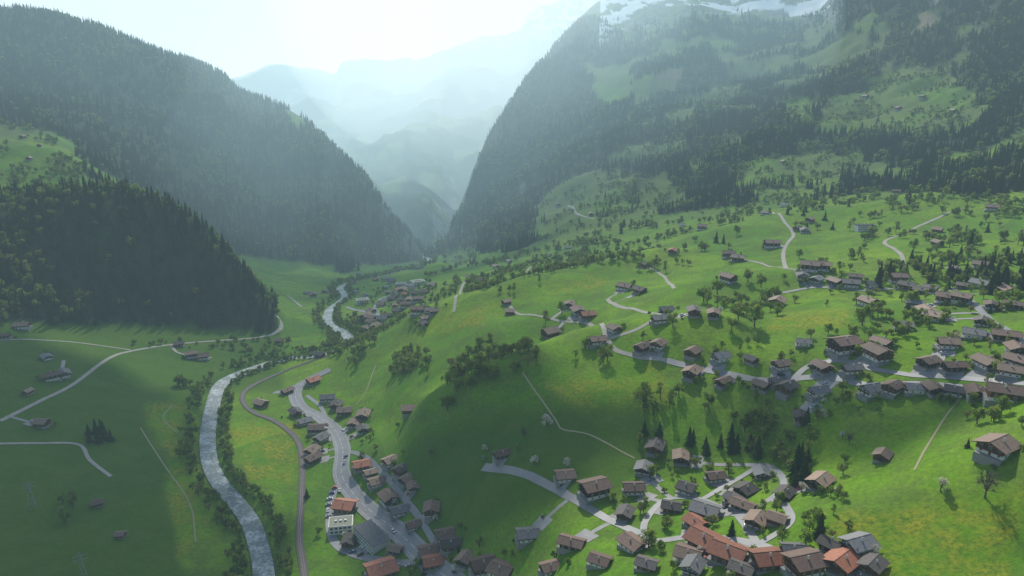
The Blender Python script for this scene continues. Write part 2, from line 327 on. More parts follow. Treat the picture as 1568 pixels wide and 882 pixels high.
strip("main_road",main,-4.0,4.0,0.30,M_asph,4); ROADS.append((main,6))
strip("pavement",main,4.0,5.8,0.42,M_pave,1); strip("pavement",main,-5.6,-4.0,0.42,M_pave,1)
strip("road_center_line",main,-0.12,0.12,0.325,M_white,1,mask=lambda i:i%3!=0)
strip("road_edge_line",main,3.5,3.68,0.325,M_white,1)
side=[([(740,715),(790,722),(830,738),(880,765),(930,795),(975,815),(1000,828),(1060,822),(1100,824),(1160,834),(1200,850),(1260,862),(1310,900)],4.2,'a'),
([(985,815),(990,795),(1020,765),(1075,765),(1130,790),(1165,775),(1200,742),(1180,715),(1140,712)],3.0,'a'),
([(1130,790),(1160,834)],3.0,'a'),
([(1020,552),(1060,562),(1110,572),(1160,582),(1215,580),(1270,578),(1330,590),(1400,588),(1480,594),(1600,603)],4.2,'a'),
([(1215,580),(1240,560),(1290,553),(1340,566),(1400,575),(1480,580),(1600,590)],3.6,'a'),
([(1400,438),(1440,446),(1500,475),(1530,500),(1600,545)],4.0,'a'),
([(1180,452),(1250,440),(1330,445),(1400,438)],3.2,'a'),
([(930,458),(945,468),(985,478),(1010,482),(980,502),(930,520)],3.2,'g'),
([(780,468),(800,482),(850,490),(905,498),(930,520),(970,545),(1020,552)],3.0,'g'),
([(975,412),(1000,412),(1020,428),(1032,442)],3.0,'g'),
([(695,478),(697,462),(705,447),(712,430)],3.0,'g'),
([(1204,412),(1200,385),(1215,360),(1200,338),(1182,325)],3.6,'g'),
([(1120,392),(1160,402),(1204,412)],3.0,'g'),
([(1385,412),(1378,388),(1355,370),(1400,350),(1440,332),(1472,320)],3.4,'g'),
([(805,418),(815,408),(835,412),(850,405),(880,395)],3.0,'g'),
([(870,315),(885,328),(910,335)],4.0,'g'),
([(0,645),(60,615),(110,590),(165,550),(200,538),(262,528),(330,522),(400,516),(428,505),(430,490),(420,482)],3.4,'g'),
([(0,521),(50,520),(120,525),(200,536)],2.4,'g'),([(262,528),(275,541),(325,548)],3.0,'g'),
([(-20,680),(60,679),(120,681),(138,705),(170,730)],2.6,'g'),([(98,552),(92,570),(70,578)],3,'g'),
([(440,598),(420,602),(452,590)],4,'a'),([(525,690),(560,700),(600,740),(640,790),(665,830)],3.2,'a'),
([(515,662),(500,640),(490,622),(470,606)],3.4,'a'),([(545,760),(515,745),(505,790),(512,830),(545,850),(620,862),(650,856)],5.0,'a'),
([(462,470),(450,460),(440,452)],3,'g'),([(530,470),(560,478),(580,488),(575,470),(590,455),(640,440)],5,'a'),
([(1160,715),(1110,745),(1075,765)],3,'a'),([(1160,834),(1210,800),(1200,770)],3,'a'),([(880,765),(860,750)],3,'a')]
for k,(pl,wd,kd) in enumerate(side):
    ln=smooth_line(hits(pl),3); strip("village_road" if kd=='a' else "gravel_track",ln,-wd/2,wd/2,0.20+0.012*(k%7),M_asph if kd=='a' else M_grav,3); ROADS.append((ln,wd/2+1.2))
for pl in [[(800,570),(820,600),(850,642),(862,658),(900,665),(940,685),(972,702)],[(265,620),(250,640),(275,665),(300,680)],[(215,655),(250,710),(290,770),(300,830)],[(575,560),(560,600),(545,620)],[(1400,720),(1440,650),(1470,610)]]:
    strip("footpath",smooth_line(hits(pl),3),-0.45,0.45,0.16,M_trail,1)
rail=smooth_line(hits([(470,925),(465,870),(458,820),(462,760),(462,700),(452,670),(420,645),(385,630),(371,610),(385,592),(430,571),(480,552),(505,545)]),3)
strip("railway_track_bed",rail,-2.2,2.2,0.45,M_ball,3); ROADS.append((rail,4))
strip("railway_rail",rail,-0.62,-0.48,0.56,M_rail,1); strip("railway_rail",rail,0.48,0.62,0.56,M_rail,1)
# river
mr,n,o=newmat("river_water"); ge=N(n,'ShaderNodeNewGeometry'); pos=ge.outputs['Position']
f=noise(n,pos,0.45,8,0.75); f2=noise(n,pos,0.1,4,0.6)
fo=ramp(n,math_(n,'MULTIPLY_ADD',f2,0.5,math_(n,'MULTIPLY',f,0.7)),[(0.57,(0,0,0)),(0.70,(1,1,1))])
p=N(n,'ShaderNodeBsdfPrincipled'); n.links.new(mix(n,fo,(0.15,0.21,0.22),(0.60,0.66,0.67)),p.inputs['Base Color']); p.inputs['Roughness'].default_value=0.38
b=N(n,'ShaderNodeBump'); b.inputs['Strength'].default_value=1.0; b.inputs['Distance'].default_value=0.8; n.links.new(f,b.inputs['Height']); n.links.new(b.outputs[0],p.inputs['Normal']); n.links.new(p.outputs[0],o.inputs[0])
strip("river",river,-5.6,5.6,-1.7,mr,4,base=Zpre); ROADS.append((river,8))
M_stone=simple("river_stone",(0.30,0.29,0.27),(0.18,0.17,0.16),2,0.9)
sm=MB()
tt=np.gradient(river,axis=0); tt/=np.linalg.norm(tt,axis=1,keepdims=True)
for k in range(1500):
    i=random.randrange(0,min(len(river),260)); sd=random.choice([-1,1]); of=sd*random.uniform(3.9,8.0); x=river[i,0]-tt[i,1]*of; y=river[i,1]+tt[i,0]*of; z=float(hz(x,y)); r=random.uniform(0.3,1.1)
    pts=[(x+r*math.cos(a)*random.uniform(.7,1.1),y+r*math.sin(a)*random.uniform(.7,1.1)) for a in np.arange(0,6.2,1.257)]
    for a_,b_ in zip(pts,pts[1:]+pts[:1]): sm.quad([(a_[0],a_[1],z-0.4),(b_[0],b_[1],z-0.4),(x,y,z+r*0.8)],0)
addobj("riverbank_stones",sm.mesh("riverbank_stones",[M_stone]))
# ------------------------------------------------------------------ chalets
def roofmat(name,c):
    m,n,o=newmat(name); tc=N(n,'ShaderNodeTexCoord'); v=tc.outputs['Object']; wv=N(n,'ShaderNodeTexWave'); wv.inputs['Scale'].default_value=0.9; wv.inputs['Distortion'].default_value=0.6; wv.bands_direction='Y'; n.links.new(v,wv.inputs[0])
    ns=noise(n,v,0.6,6,0.7); ns2=noise(n,v,4,3,0.7); oi=N(n,'ShaderNodeObjectInfo')
    cc=mix(n,ramp(n,ns,[(0.35,(0,0,0)),(0.65,(1,1,1))]),tuple(x*0.68 for x in c),tuple(min(x*1.25,1) for x in c))
    cc=mix(n,0.35,cc,mix(n,ns2,(0,0,0),tuple(min(x*2,1) for x in c)))
    k=math_(n,'MULTIPLY_ADD',oi.outputs['Random'],0.75,0.65); c3=N(n,'ShaderNodeCombineColor'); [n.links.new(k,c3.inputs[i]) for i in range(3)]
    cc=mix(n,1.0,cc,c3.outputs[0],'MULTIPLY')
    p=N(n,'ShaderNodeBsdfPrincipled'); n.links.new(cc,p.inputs['Base Color']); p.inputs['Roughness'].default_value=0.65; p.inputs['Specular IOR Level'].default_value=0.3
    b=N(n,'ShaderNodeBump'); b.inputs['Strength'].default_value=0.5; b.inputs['Distance'].default_value=0.08; n.links.new(wv.outputs['Fac'],b.inputs['Height']); n.links.new(b.outputs[0],p.inputs['Normal']); n.links.new(p.outputs[0],o.inputs[0]); return m
ROOF=[roofmat("roof_tiles_brown",(0.205,0.130,0.098)),roofmat("roof_slate_grey",(0.20,0.195,0.195)),roofmat("roof_tiles_dark",(0.115,0.098,0.09)),roofmat("roof_tiles_red",(0.42,0.16,0.095)),roofmat("roof_tiles_tan",(0.30,0.205,0.15))]
WOOD=[simple("timber_dark",(0.080,0.040,0.022),(0.05,0.028,0.018),1.5,0.8),simple("timber_brown",(0.17,0.080,0.036),(0.11,0.055,0.03),1.5,0.8),simple("timber_honey",(0.27,0.15,0.07),(0.2,0.11,0.05),1.5,0.8)]
M_plas=simple("plaster_white",(0.80,0.77,0.71),(0.68,0.65,0.59),0.5,0.9); M_glass=simple("window_glass",(0.03,0.04,0.05),(0.05,0.06,0.07),2,0.12,spec=0.6)
M_frame=simple("window_frame_white",(0.78,0.78,0.76),(0.70,0.70,0.67),2,0.6); M_shut=simple("shutter_green",(0.05,0.12,0.07),(0.12,0.06,0.04),0.2,0.7)
M_conc=simple("concrete_base",(0.34,0.33,0.31),(0.26,0.25,0.24),0.6,0.9); M_metal=simple("sheet_metal",(0.4,0.41,0.42),(0.33,0.33,0.34),0.3,0.4,metal=0.3)
def chalet_mesh(name,W,D,gh,uh,pitch,roof,wood,floors=1,gm=0,um=1):
    m=MB(); w_=W/2; d=D/2
    m.box(-w_,w_,-d,d,-5,0.3,6); m.box(-w_+.02,w_-.02,-d+.02,d-.02,0.3,gh,gm)
    W2=w_+0.12; D2=d+0.12; top=gh+uh*floors
    m.box(-W2,W2,-D2,D2,gh,top,um)
    rh=W2*math.tan(rad(pitch))
    for sy in (-1,1):
        y=sy*D2; y2=sy*(D2-0.3)
        a=[(-W2,y,top),(W2,y,top),(0,y,top+rh)]; b_=[(-W2,y2,top),(W2,y2,top),(0,y2,top+rh)]
        m.quad(a if sy<0 else a[::-1],1); m.quad(b_[::-1] if sy<0 else b_,1)
    ox=1.7; oy=2.0; th=0.26; tp=math.tan(rad(pitch)); xe=W2+ox
    for sx in (-1,1):
        e=(sx*xe, top-ox*tp); r_=(0,top+rh)
        pts=[(e[0],-D2-oy,e[1]+.02),(r_[0],-D2-oy,r_[1]+.02),(r_[0],D2+oy,r_[1]+.02),(e[0],D2+oy,e[1]+.02)]
        if sx>0: pts=[pts[1],pts[0],pts[3],pts[2]]
        m.hexa(pts+[(p_[0],p_[1],p_[2]+th) for p_ in pts],2)
        for sy in (-1,1):
            y0=sy*(D2+oy+0.03); y1=sy*(D2+oy+0.12)
            q=[(e[0],min(y0,y1),e[1]-0.12),(r_[0],min(y0,y1),r_[1]-0.12),(r_[0],max(y0,y1),r_[1]-0.12),(e[0],max(y0,y1),e[1]-0.12)]
            if sx>0: q=[q[1],q[0],q[3],q[2]]
            m.hexa(q+[(p_[0],p_[1],p_[2]+0.34) for p_ in q],1)
    m.box(-0.2,0.2,-D2-oy,D2+oy,top+rh+th-0.02,top+rh+th+0.12,2)
    def win(face,c_,z,ww=1.1,hh=1.3,base=0.12,sh=True):
        def bx(u0,u1,z0,z1,p0,p1,mm):
            if face=='f': m.box(u0,u1,-d-p1,-d-p0,z0,z1,mm)
            elif face=='b': m.box(u0,u1,d+p0,d+p1,z0,z1,mm)
            elif face=='l': m.box(-w_-p1,-w_-p0,u0,u1,z0,z1,mm)
            else: m.box(w_+p0,w_+p1,u0,u1,z0,z1,mm)
        bx(c_-ww/2-.12,c_+ww/2+.12,z-.12,z+hh+.12,base-.05,base+.06,4); bx(c_-ww/2,c_-.05,z,z+hh,base+.06,base+.09,3); bx(c_+.05,c_+ww/2,z,z+hh,base+.06,base+.09,3)
        if sh:
            bx(c_-ww/2-.65,c_-ww/2-.14,z-.1,z+hh+.1,base,base+.07,5); bx(c_+ww/2+.14,c_+ww/2+.65,z-.1,z+hh+.1,base,base+.07,5)
    nw=max(2,int(W/3.2))
    for fl_ in range(-1,floors):
        z=1.0 if fl_<0 else gh+uh*fl_+0.9
        for k in range(nw):
            c_=(k+0.5)/nw*W-w_
            if fl_<0 and k==nw//2: continue
            win('f',c_,z,base=0.0 if fl_<0 else .12,sh=fl_>=0); win('b',c_,z,base=0.0 if fl_<0 else .12,sh=fl_>=0)
        ns=max(2,int(D/4))
        for k in range(ns):
            c_=(k+0.5)/ns*D-d
            win('l',c_,z,base=0.0 if fl_<0 else .12,sh=False); win('r',c_,z,base=0.0 if fl_<0 else .12,sh=False)
    win('f',-1.0,top+0.5,0.8,1.0,sh=False); win('f',1.0,top+0.5,0.8,1.0,sh=False)
    cx=(nw//2+0.5)/nw*W-w_; m.box(cx-.55,cx+.55,-d-.05,-d+.05,0.3,2.4,1)
    for fl_ in range(floors):
        z=gh+uh*fl_
        m.box(-W2+.2,W2-.2,-D2-1.3,-D2,z-.14,z-.02,1); m.box(-W2+.2,W2-.2,-D2-1.3,-D2-1.22,z+.15,z+.95,1)
        for xx in np.linspace(-W2+.3,W2-.3,4): m.box(xx-.07,xx+.07,-D2-1.2,-D2-1.06,z-.02,z+uh-.3,1)
    m.box(-w_,w_,-d-2.2,-d-0.02,-5,0.12,6)
    m.box(W*.16,W*.16+.8,-.5,.3,top+rh*.4,top+rh+1.1,0); m.box(W*.16-.1,W*.16+.9,-.6,.4,top+rh+1.1,top+rh+1.25,6)
    return m.mesh(name,[M_plas,wood,roof,M_glass,M_frame,M_shut,M_conc])
CH=[]
cfg=[(10.5,12,2.6,2.6,22,0,0,1,0,1),(11.5,12.5,2.7,2.6,21,1,0,1,0,1),(9.5,11,2.6,2.7,23,2,1,1,1,1),(12.5,14,2.7,2.5,21,0,1,2,0,1),(10,13.5,2.6,2.7,23,1,1,1,0,1),(13,15,2.8,2.6,20,0,0,2,0,1),(11,12,2.6,2.6,22,3,1,1,1,1),(8.5,10,2.5,2.5,24,2,0,1,1,1),(12,12,2.7,2.6,21,4,1,1,0,1),(9,14,2.6,2.4,22,0,0,1,1,1),(11,10,2.6,2.6,21,2,0,1,0,1),(10,12,2.6,2.6,22,4,0,1,1,1),(10.5,11.5,2.7,2.6,25,1,0,1,0,0)]
for k,(W,D,gh,uh,pi_,ro,wd,fl_,gm,um) in enumerate(cfg): CH.append(chalet_mesh("chalet_mesh_%d"%k,W,D,gh,uh,pi_,ROOF[ro],WOOD[wd],fl_,gm,um))
def barn_mesh():
    m=MB(); m.box(-3,3,-3.5,3.5,-3,0.6,2); m.box(-3.05,3.05,-3.55,3.55,0.6,3.2,0); tp=math.tan(rad(25)); rh=3.05*tp
    for sy in (-1,1):
        a=[(-3.05,sy*3.55,3.2),(3.05,sy*3.55,3.2),(0,sy*3.55,3.2+rh)]; m.quad(a if sy<0 else a[::-1],0)
    for sx in (-1,1):
        e=(sx*4,3.2-.95*tp); q=[(e[0],-4.4,e[1]),(0,-4.4,3.2+rh),(0,4.4,3.2+rh),(e[0],4.4,e[1])]
        if sx>0: q=[q[1],q[0],q[3],q[2]]
        m.hexa(q+[(a,b_,c_+.2) for a,b_,c_ in q],1)
    m.box(-1.2,1.2,-3.62,-3.57,0.6,2.7,3)
    return m.mesh("barn_mesh",[WOOD[1],ROOF[4],M_conc,WOOD[0]])
BARN=barn_mesh()
def flat_mesh(W,D,Hh,name,mroof,saw=False):
    m=MB(); m.box(-W/2,W/2,-D/2,D/2,-4,Hh,0); m.box(-W/2-.3,W/2+.3,-D/2-.3,D/2+.3,Hh,Hh+.35,1); m.box(-W/2+.4,W/2-.4,-D/2+.4,D/2-.4,Hh+.35,Hh+.45,4)
    for k in range(int(W/3)):
        c_=(k+.5)*3-int(W/3)*1.5
        for fz in np.arange(1,Hh-1,2.8):
            for sy in (-1,1):
                y0,y1=(-D/2-.05,-D/2-.01) if sy<0 else (D/2+.01,D/2+.05); m.box(c_-1,c_+1,y0,y1,fz,fz+1.4,2)
                y0,y1=(-D/2-.08,-D/2-.05) if sy<0 else (D/2+.05,D/2+.08); m.box(c_-1.1,c_+1.1,y0,y1,fz+1.4,fz+1.5,3)
    if saw:
        for k in range(5):
            x0=-W/2+k*W/5; m.hexa([(x0,-D/2,Hh+.46),(x0+W/5,-D/2,Hh+.46),(x0+W/5,D/2,Hh+.46),(x0,D/2,Hh+.46),(x0+.1,-D/2,Hh+2.3),(x0+W/5,-D/2,Hh+.5),(x0+W/5,D/2,Hh+.5),(x0+.1,D/2,Hh+2.3)],4)
    else:
        for k in range(3): m.box(-W/4+k*W/5,-W/4+k*W/5+1.6,-1,0.6,Hh+.45,Hh+1.3,1)
    return m.mesh(name,[M_plas,M_metal,M_glass,M_frame,mroof])
HALL=flat_mesh(30,15,6.5,"hall_mesh",ROOF[1],True); SHOP=flat_mesh(16,12,6,"shop_mesh",simple("flat_roof_gravel",(0.40,0.40,0.30),(0.32,0.32,0.25),0.5,0.9))
HP=[]
def slope_dir(x,y):
    e=12; gx=float(hz(x+e,y)-hz(x-e,y)); gy=float(hz(x,y+e)-hz(x,y-e)); return math.atan2(-gy,-gx)
def near_road(x,y):
    for ln,hw in ROADS:
        k=np.hypot(ln[:,0]-x,ln[:,1]-y); i=int(k.argmin())
        if k[i]<hw: return True
    return False
def push_off(x,y,clr):
    for it in range(4):
        for ln,hw in ROADS:
            k=np.hypot(ln[:,0]-x,ln[:,1]-y); i=int(k.argmin())
            if k[i]<hw+clr:
                dx,dy=x-ln[i,0],y-ln[i,1]; l=max(math.hypot(dx,dy),0.1); s_=(hw+clr-k[i]); x+=dx/l*s_; y+=dy/l*s_
    return x,y
def house(px,py,kind=None,sc=None,yaw=None):
    x,y=hit(px,py); r=math.hypot(x,y)
    if kind is None: kind=random.choice([0,0,0,1,2,3,4,5,6,7,8,9,9,10,2,11,11,8,12]) if r<950 else random.choice([12,0,1,8,6,12,3,4])
    if sc is None: sc=random.uniform(0.80,1.12)
    sc*=0.66 if r<520 else (0.74 if r<950 else 0.66)
    clr=5.2 if isinstance(kind,int) else 3
    x,y=push_off(x,y,clr*sc)
    for it in range(3):
        for (a,b_,rr) in HP:
            dd=math.hypot(x-a,y-b_); mn=(rr+7.2*sc) if isinstance(kind,int) else rr
            if dd<mn: l=max(dd,.1); x+=(x-a)/l*(mn-dd); y+=(y-b_)/l*(mn-dd)
    z=float(hz(x,y))
    if yaw is None:
        yaw=slope_dir(x,y)+math.pi/2+random.gauss(0,0.25)
        if random.random()<0.28: yaw+=math.pi/2
    if kind=='barn': addobj("barn",BARN,(x,y,z+.1),yaw,sc*1.15); HP.append((x,y,4*sc))
    elif kind=='hall': addobj("industrial_hall",HALL,(x,y,z+.3),yaw,sc); HP.append((x,y,12*sc))
    elif kind=='shop': addobj("shop_building",SHOP,(x,y,z+.3),yaw,sc); HP.append((x,y,9*sc))
    else: addobj("chalet",CH[kind],(x,y,z+.3),yaw,(sc,sc,sc*random.uniform(.85,1.02))); HP.append((x,y,7.2*sc))
for a in [(570,830,'hall',1.15,rad(-52)),(515,812,'shop',1.3,rad(10)),(555,465,'shop',1.5,rad(20)),(537,778,6,1.3,None),(588,872,6,1.5,None),(1080,838,6,1.3,None),(1115,857,6,1.25,None),(1525,694,8,1.2,rad(-60)),(1290,538,5,1.25,None),(1535,612,3,1.15,None),(1343,550,3,1.15,None),(1350,704,'barn',1.2,None),(785,480,'barn',1.2,None),(776,466,'barn',1.1,None),(65,652,'barn',1.4,None),(150,774,'barn',1.1,None),(185,822,'barn',.9,None),(43,603,'barn',1.0,None),(627,632,'barn',1.7,None),(842,515,'barn',1.8,None),(400,622,'barn',1.5,None),(1205,800,'barn',1.2,None),(1060,545,'barn',1.5,None),(428,525,'barn',1.3,None),(1435,356,'barn',1.3,None),(1435,376,'barn',1.3,None),(1325,352,'hall',.9,rad(0)),(640,437,'shop',1.6,rad(30)),(615,440,'shop',1.5,rad(0)),
 (35,212,'barn',1.5,0),(60,225,'barn',1.3,.5),(45,245,'barn',1.4,.2),(1375,168,'barn',1.8,.2),(1412,150,'barn',1.7,.5),(1460,172,'barn',1.7,.1),(1325,150,'barn',1.8,.4),(905,330,'barn',1.6,0),(855,315,'barn',1.6,0),(1200,250,'barn',1.6,0)]: house(*a)
hs=[(1003,690),(1042,705),(985,722),(1165,730),(970,754),(910,757),(1095,735),(1255,745),(1051,754),(1140,757),(955,792),(1028,782),(1110,780),(1188,770),(1065,806),(1175,802),(860,737),(762,710),(875,838),(808,825),(968,840),(1270,842),(1310,842),(1180,862),(918,864),(842,875),(1060,852),(1230,875),(1335,873),(1225,643),(705,868),(768,880),
(1062,572),(1103,552),(1150,555),(1195,564),(1250,565),(1230,529),(1108,589),(1165,595),(1205,600),(1252,605),(1335,600),(1400,600),(1465,602),(1458,570),(1510,562),(1555,542),(1490,517),(1450,532),(1383,504),(1330,468),(1515,497),(1008,532),(978,545),
(1447,464),(1480,464),(1515,472),(1418,482),(1552,472),(1440,447),(1300,440),(1250,432),(1228,427),(1375,432),(1388,442),(1190,467),(1275,440),(1240,415),(1258,414),
(885,480),(872,470),(898,488),(1005,492),(1062,482),(1092,484),(1020,479),(940,507),(925,522),(980,449),(957,444),(1115,432),(1122,394),(1140,399),(990,410),(1182,379),(1232,357),(1215,352),(1240,339),(1202,317),(1172,329),(1075,352),(1045,347),(1372,297),(1518,322),(1475,442),(870,382),(840,392),(780,402),(760,410),(820,402),(1030,387),
(453,636),(467,649),(485,662),(492,675),(478,694),(475,707),(502,614),(515,624),(528,634),(543,652),(554,642),(556,662),(470,585),(448,597),(650,802),(665,827),(560,710),(575,722),(590,724),(603,737),(612,752),(622,767),(690,838),(533,838),(612,842),(490,547),
(590,442),(602,451),(611,446),(621,453),(631,444),(590,461),(577,471),(635,452),(585,491),(570,496),(579,487),(651,491),(657,486),(470,451),(497,449),(550,421),(720,427),(735,432),(610,437),(620,438),(600,460),(615,462),(605,470),(628,462),
(595,450),(606,456),(618,447),(627,440),(583,465),(570,480),(560,490),(640,462),(622,470),(610,478),(598,485),(590,500),(575,505),(560,505),(650,450),(600,433),(590,430),(560,455),(545,450),(650,500),(660,478),(640,480),(480,455),(510,452),(540,435),(700,400),(680,415),
(72,550),(98,577),(265,530),(310,550),(35,502),(15,520),(85,580),(295,547),(1540,520),(1500,602),(1365,596),(1420,560),(1545,575),
(1130,865),(1290,865),(1215,865),(1060,872),(990,870),(1080,790),(1130,775),(1300,575),(1190,585),(1420,600),(1558,560),(1400,470),(1500,440),(1540,450),(1460,420),(1500,410),(630,812),(680,850),(595,770),(610,790),(740,875),(640,845),(580,740),(1310,430),(1335,440),(1410,450),(1430,490),(1350,530),(640,412),(600,428),(575,430),(660,440)]
for a in hs: house(*a)
HA=np.array([(a,b_,r) for a,b_,r in HP])
# yards
ym=MB()
def patch(m,x,y,yaw,w_,d,off,mi=0,nx=4):
    i=len(m.v); c_,s_=math.cos(yaw),math.sin(yaw)
    for a in range(nx+1):
        for b_ in range(nx+1):
            u=(a/nx-.5)*w_; v=(b_/nx-.5)*d; q=1-0.12*abs(math.sin(3*a+2*b_+x)); X_=x+(u*c_-v*s_)*q; Y_=y+(u*s_+v*c_)*q; m.v.append((X_,Y_,float(hz(X_,Y_))+off))
    for a in range(nx):
        for b_ in range(nx): k=i+a*(nx+1)+b_; m.f.append((k,k+nx+1,k+nx+2,k+1)); m.m.append(mi)
CARP=[]
for (a,b_,r) in HP:
    if math.hypot(a,b_)<760 and r>4 and (a>-60 or b_<520):
        best=None
        for ln,hw in ROADS[:-2]:
            k=np.hypot(ln[:,0]-a,ln[:,1]-b_); i=int(k.argmin())
            if best is None or k[i]<best[0]: best=(k[i],ln[i])
        if best[0]<32:
            dx,dy=best[1][0]-a,best[1][1]-b_; l=math.hypot(dx,dy); yaw=math.atan2(dy,dx); mid=(a+dx*.5,b_+dy*.5)
            patch(ym,mid[0],mid[1],yaw,l,2.8,0.14+0.003*random.random()); ds=min(8,l*.6)
            patch(ym,a+dx/l*ds,b_+dy/l*ds,yaw,6.5,11,0.17+0.003*random.random())
            CARP.append((a+dx/l*ds+random.uniform(-1,1),b_+dy/l*ds+random.uniform(-1,1),yaw+random.choice([0,math.pi/2])))
addobj("paved_yards",ym.mesh("paved_yards",[M_pave],True))
# ------------------------------------------------------------------ cars
M_tyre=simple("tyre_rubber",(0.02,0.02,0.02),None,2,0.9)
def car_mesh(k,c_):
    mp=simple("car_paint_%d"%k,c_,tuple(v*.9 for v in c_),1,0.25,spec=0.6); m=MB()
    prof=[(-2.1,.35),(-2.15,.75),(-2.0,.95),(-0.9,1.0),(1.75,1.0),(2.1,.9),(2.15,.5),(2.1,.35)]
    for sy in (-1,1):
        p_=[(a,sy*.88,b_) for a,b_ in prof]; m.quad(p_ if sy<0 else p_[::-1],0)
    for a,b_ in zip(prof,prof[1:]+prof[:1]): m.quad([(a[0],-.88,a[1]),(a[0],.88,a[1]),(b_[0],.88,b_[1]),(b_[0],-.88,b_[1])],0)
    m.hexa([(-1.0,-.8,1.0),(1.7,-.8,1.0),(1.7,.8,1.0),(-1.0,.8,1.0),(-.35,-.66,1.42),(1.3,-.66,1.42),(1.3,.66,1.42),(-.35,.66,1.42)],1)
    m.box(-.3,1.25,-.64,.64,1.42,1.47,0)
    for x in (-1.35,1.35):
        for y in (-.9,.72):
            n_=10; c0=[(x+.33*math.cos(t),y,.33+.33*math.sin(t)) for t in np.arange(n_)*2*math.pi/n_]; c1=[(a,y+.18,b_) for a,_,b_ in c0]
            m.quad(c0,2); m.quad(c1[::-1],2)
            for i in range(n_): j=(i+1)%n_; m.quad([c0[i],c1[i],c1[j],c0[j]],2)
    return m.mesh("car_mesh_%d"%k,[mp,M_glass,M_tyre])
CARS=[car_mesh(k,c_) for k,c_ in enumerate([(0.75,0.75,0.75),(0.03,0.03,0.035),(0.35,0.36,0.38),(0.4,0.03,0.02),(0.03,0.08,0.25)])]
for (x,y,yw) in CARP:
    if random.random()<0.6: addobj("parked_car",CARS[random.choice([0,0,1,2,2,3,4])],(x,y,float(hz(x,y))+.2),yw,.9)
for (px,py) in [(512,748),(508,756),(505,765),(503,774),(502,783),(503,792),(520,752),(516,768),(514,778),(540,846),(552,850),(610,868),(625,868),(530,700)]:
    x,y=hit(px,py); addobj("parked_car",CARS[random.choice([0,0,1,2,3,4])],(x,y,float(hz(x,y))+.3),rad(random.choice([10,15,100])),.9)
for i,sd in ((30,1.8),(62,-1.8),(88,1.8)):
    d_=main[i+1]-main[i]; yw=math.atan2(d_[1],d_[0]); x=main[i,0]-math.sin(yw)*sd; y=main[i,1]+math.cos(yw)*sd; addobj("car",CARS[i%5],(x,y,float(hz(x,y))+.32),yw)
# ------------------------------------------------------------------ lattice pylons
M_steel=simple("galvanised_steel",(0.40,0.41,0.42),(0.33,0.33,0.34),1,0.5,metal=0.4)
pm=MB(); hh=24
def cor(z): w_=2.2*(1-z/hh)+0.35; return [(-w_,-w_,z),(w_,-w_,z),(w_,w_,z),(-w_,w_,z)]
zs=[-1,4,8,11.5,14.5,17,19,21,22.5,24]
for z0,z1 in zip(zs,zs[1:]):
    a=cor(z0);b_=cor(z1)
    for k in range(4): pm.beam(a[k],b_[k],.10,0); pm.beam(a[k],b_[(k+1)%4],.05,0); pm.beam(b_[k],b_[(k+1)%4],.05,0)
for z in (18.5,21.5): pm.beam((-4.5,0,z),(4.5,0,z),.12,0); pm.beam((-4.5,0,z),(0,0,z+1.5),.06,0); pm.beam((4.5,0,z),(0,0,z+1.5),.06,0)
PY=pm.mesh("pylon_mesh",[M_steel])
for p_ in [(50,778),(130,893),(497,512)]:
    x,y=hit(*p_); addobj("electricity_pylon",PY,(x,y,float(hz(x,y))),0.5,0.75)
# ------------------------------------------------------------------ trees
def leafmat(name,c1,c2,tr=0.35):
    m,n,o=newmat(name); oi=N(n,'ShaderNodeObjectInfo')
    f=ramp(n,oi.outputs['Random'],[(0,(0,0,0)),(1,(1,1,1))]); col=mix(n,f,c1,c2)
    tc=N(n,'ShaderNodeTexCoord'); col=mix(n,1.0,col,ramp(n,noise(n,tc.outputs['Object'],0.9,3),[(0.35,(0.6,0.65,0.6)),(0.65,(1.3,1.25,1.1))]),'MULTIPLY')
    d=N(n,'ShaderNodeBsdfDiffuse'); t=N(n,'ShaderNodeBsdfTranslucent'); ms=N(n,'ShaderNodeMixShader'); ms.inputs[0].default_value=tr
    n.links.new(col,d.inputs[0]); n.links.new(col,t.inputs[0]); n.links.new(d.outputs[0],ms.inputs[1]); n.links.new(t.outputs[0],ms.inputs[2]); n.links.new(ms.outputs[0],o.inputs[0]); return m
M_bark=simple("bark",(0.14,0.12,0.10),(0.10,0.08,0.07),2,0.9)
M_spr=leafmat("spruce_needles",(0.040,0.072,0.034),(0.072,0.110,0.045),0.33)
M_lfL=leafmat("spring_leaves_light",(0.27,0.39,0.075),(0.36,0.44,0.11),0.5)
M_lfD=leafmat("spring_leaves_dark",(0.14,0.23,0.055),(0.22,0.30,0.08),0.5)
M_lfO=leafmat("spring_leaves_olive",(0.29,0.28,0.13),(0.36,0.31,0.17),0.45)
M_blo=leafmat("white_blossom",(0.72,0.68,0.66),(0.76,0.72,0.70),0.4)
def spruce(seed,Ht=20,R=3.6,tiers=13,bl=9):
    rd=random.Random(seed); m=MB(); m.beam((0,0,-1),(0,0,Ht*.9),.28,1,.04)
    for i in range(tiers):
        t=i/(tiers-1); z=Ht*(0.08+0.90*t); r=R*((1-t)**0.85)*rd.uniform(.8,1.15)+.15; a0=rd.random()*6; dz=Ht/tiers*1.5
        for k in range(bl):
            a=a0+k*2*math.pi/bl+rd.uniform(-.2,.2); rr=r*rd.uniform(.65,1.18); wdt=.42; d=rd.uniform(.25,.5)*rr
            tip=(rr*math.cos(a),rr*math.sin(a),z-d); up=(0,0,z+dz*.75)
            l_=(rr*.55*math.cos(a-wdt),rr*.55*math.sin(a-wdt),z-d*.35); r_=(rr*.55*math.cos(a+wdt),rr*.55*math.sin(a+wdt),z-d*.35)
            m.quad([up,l_,tip],0); m.quad([up,tip,r_],0)
    return m.mesh("spruce_mesh_%d"%seed,[M_spr,M_bark])
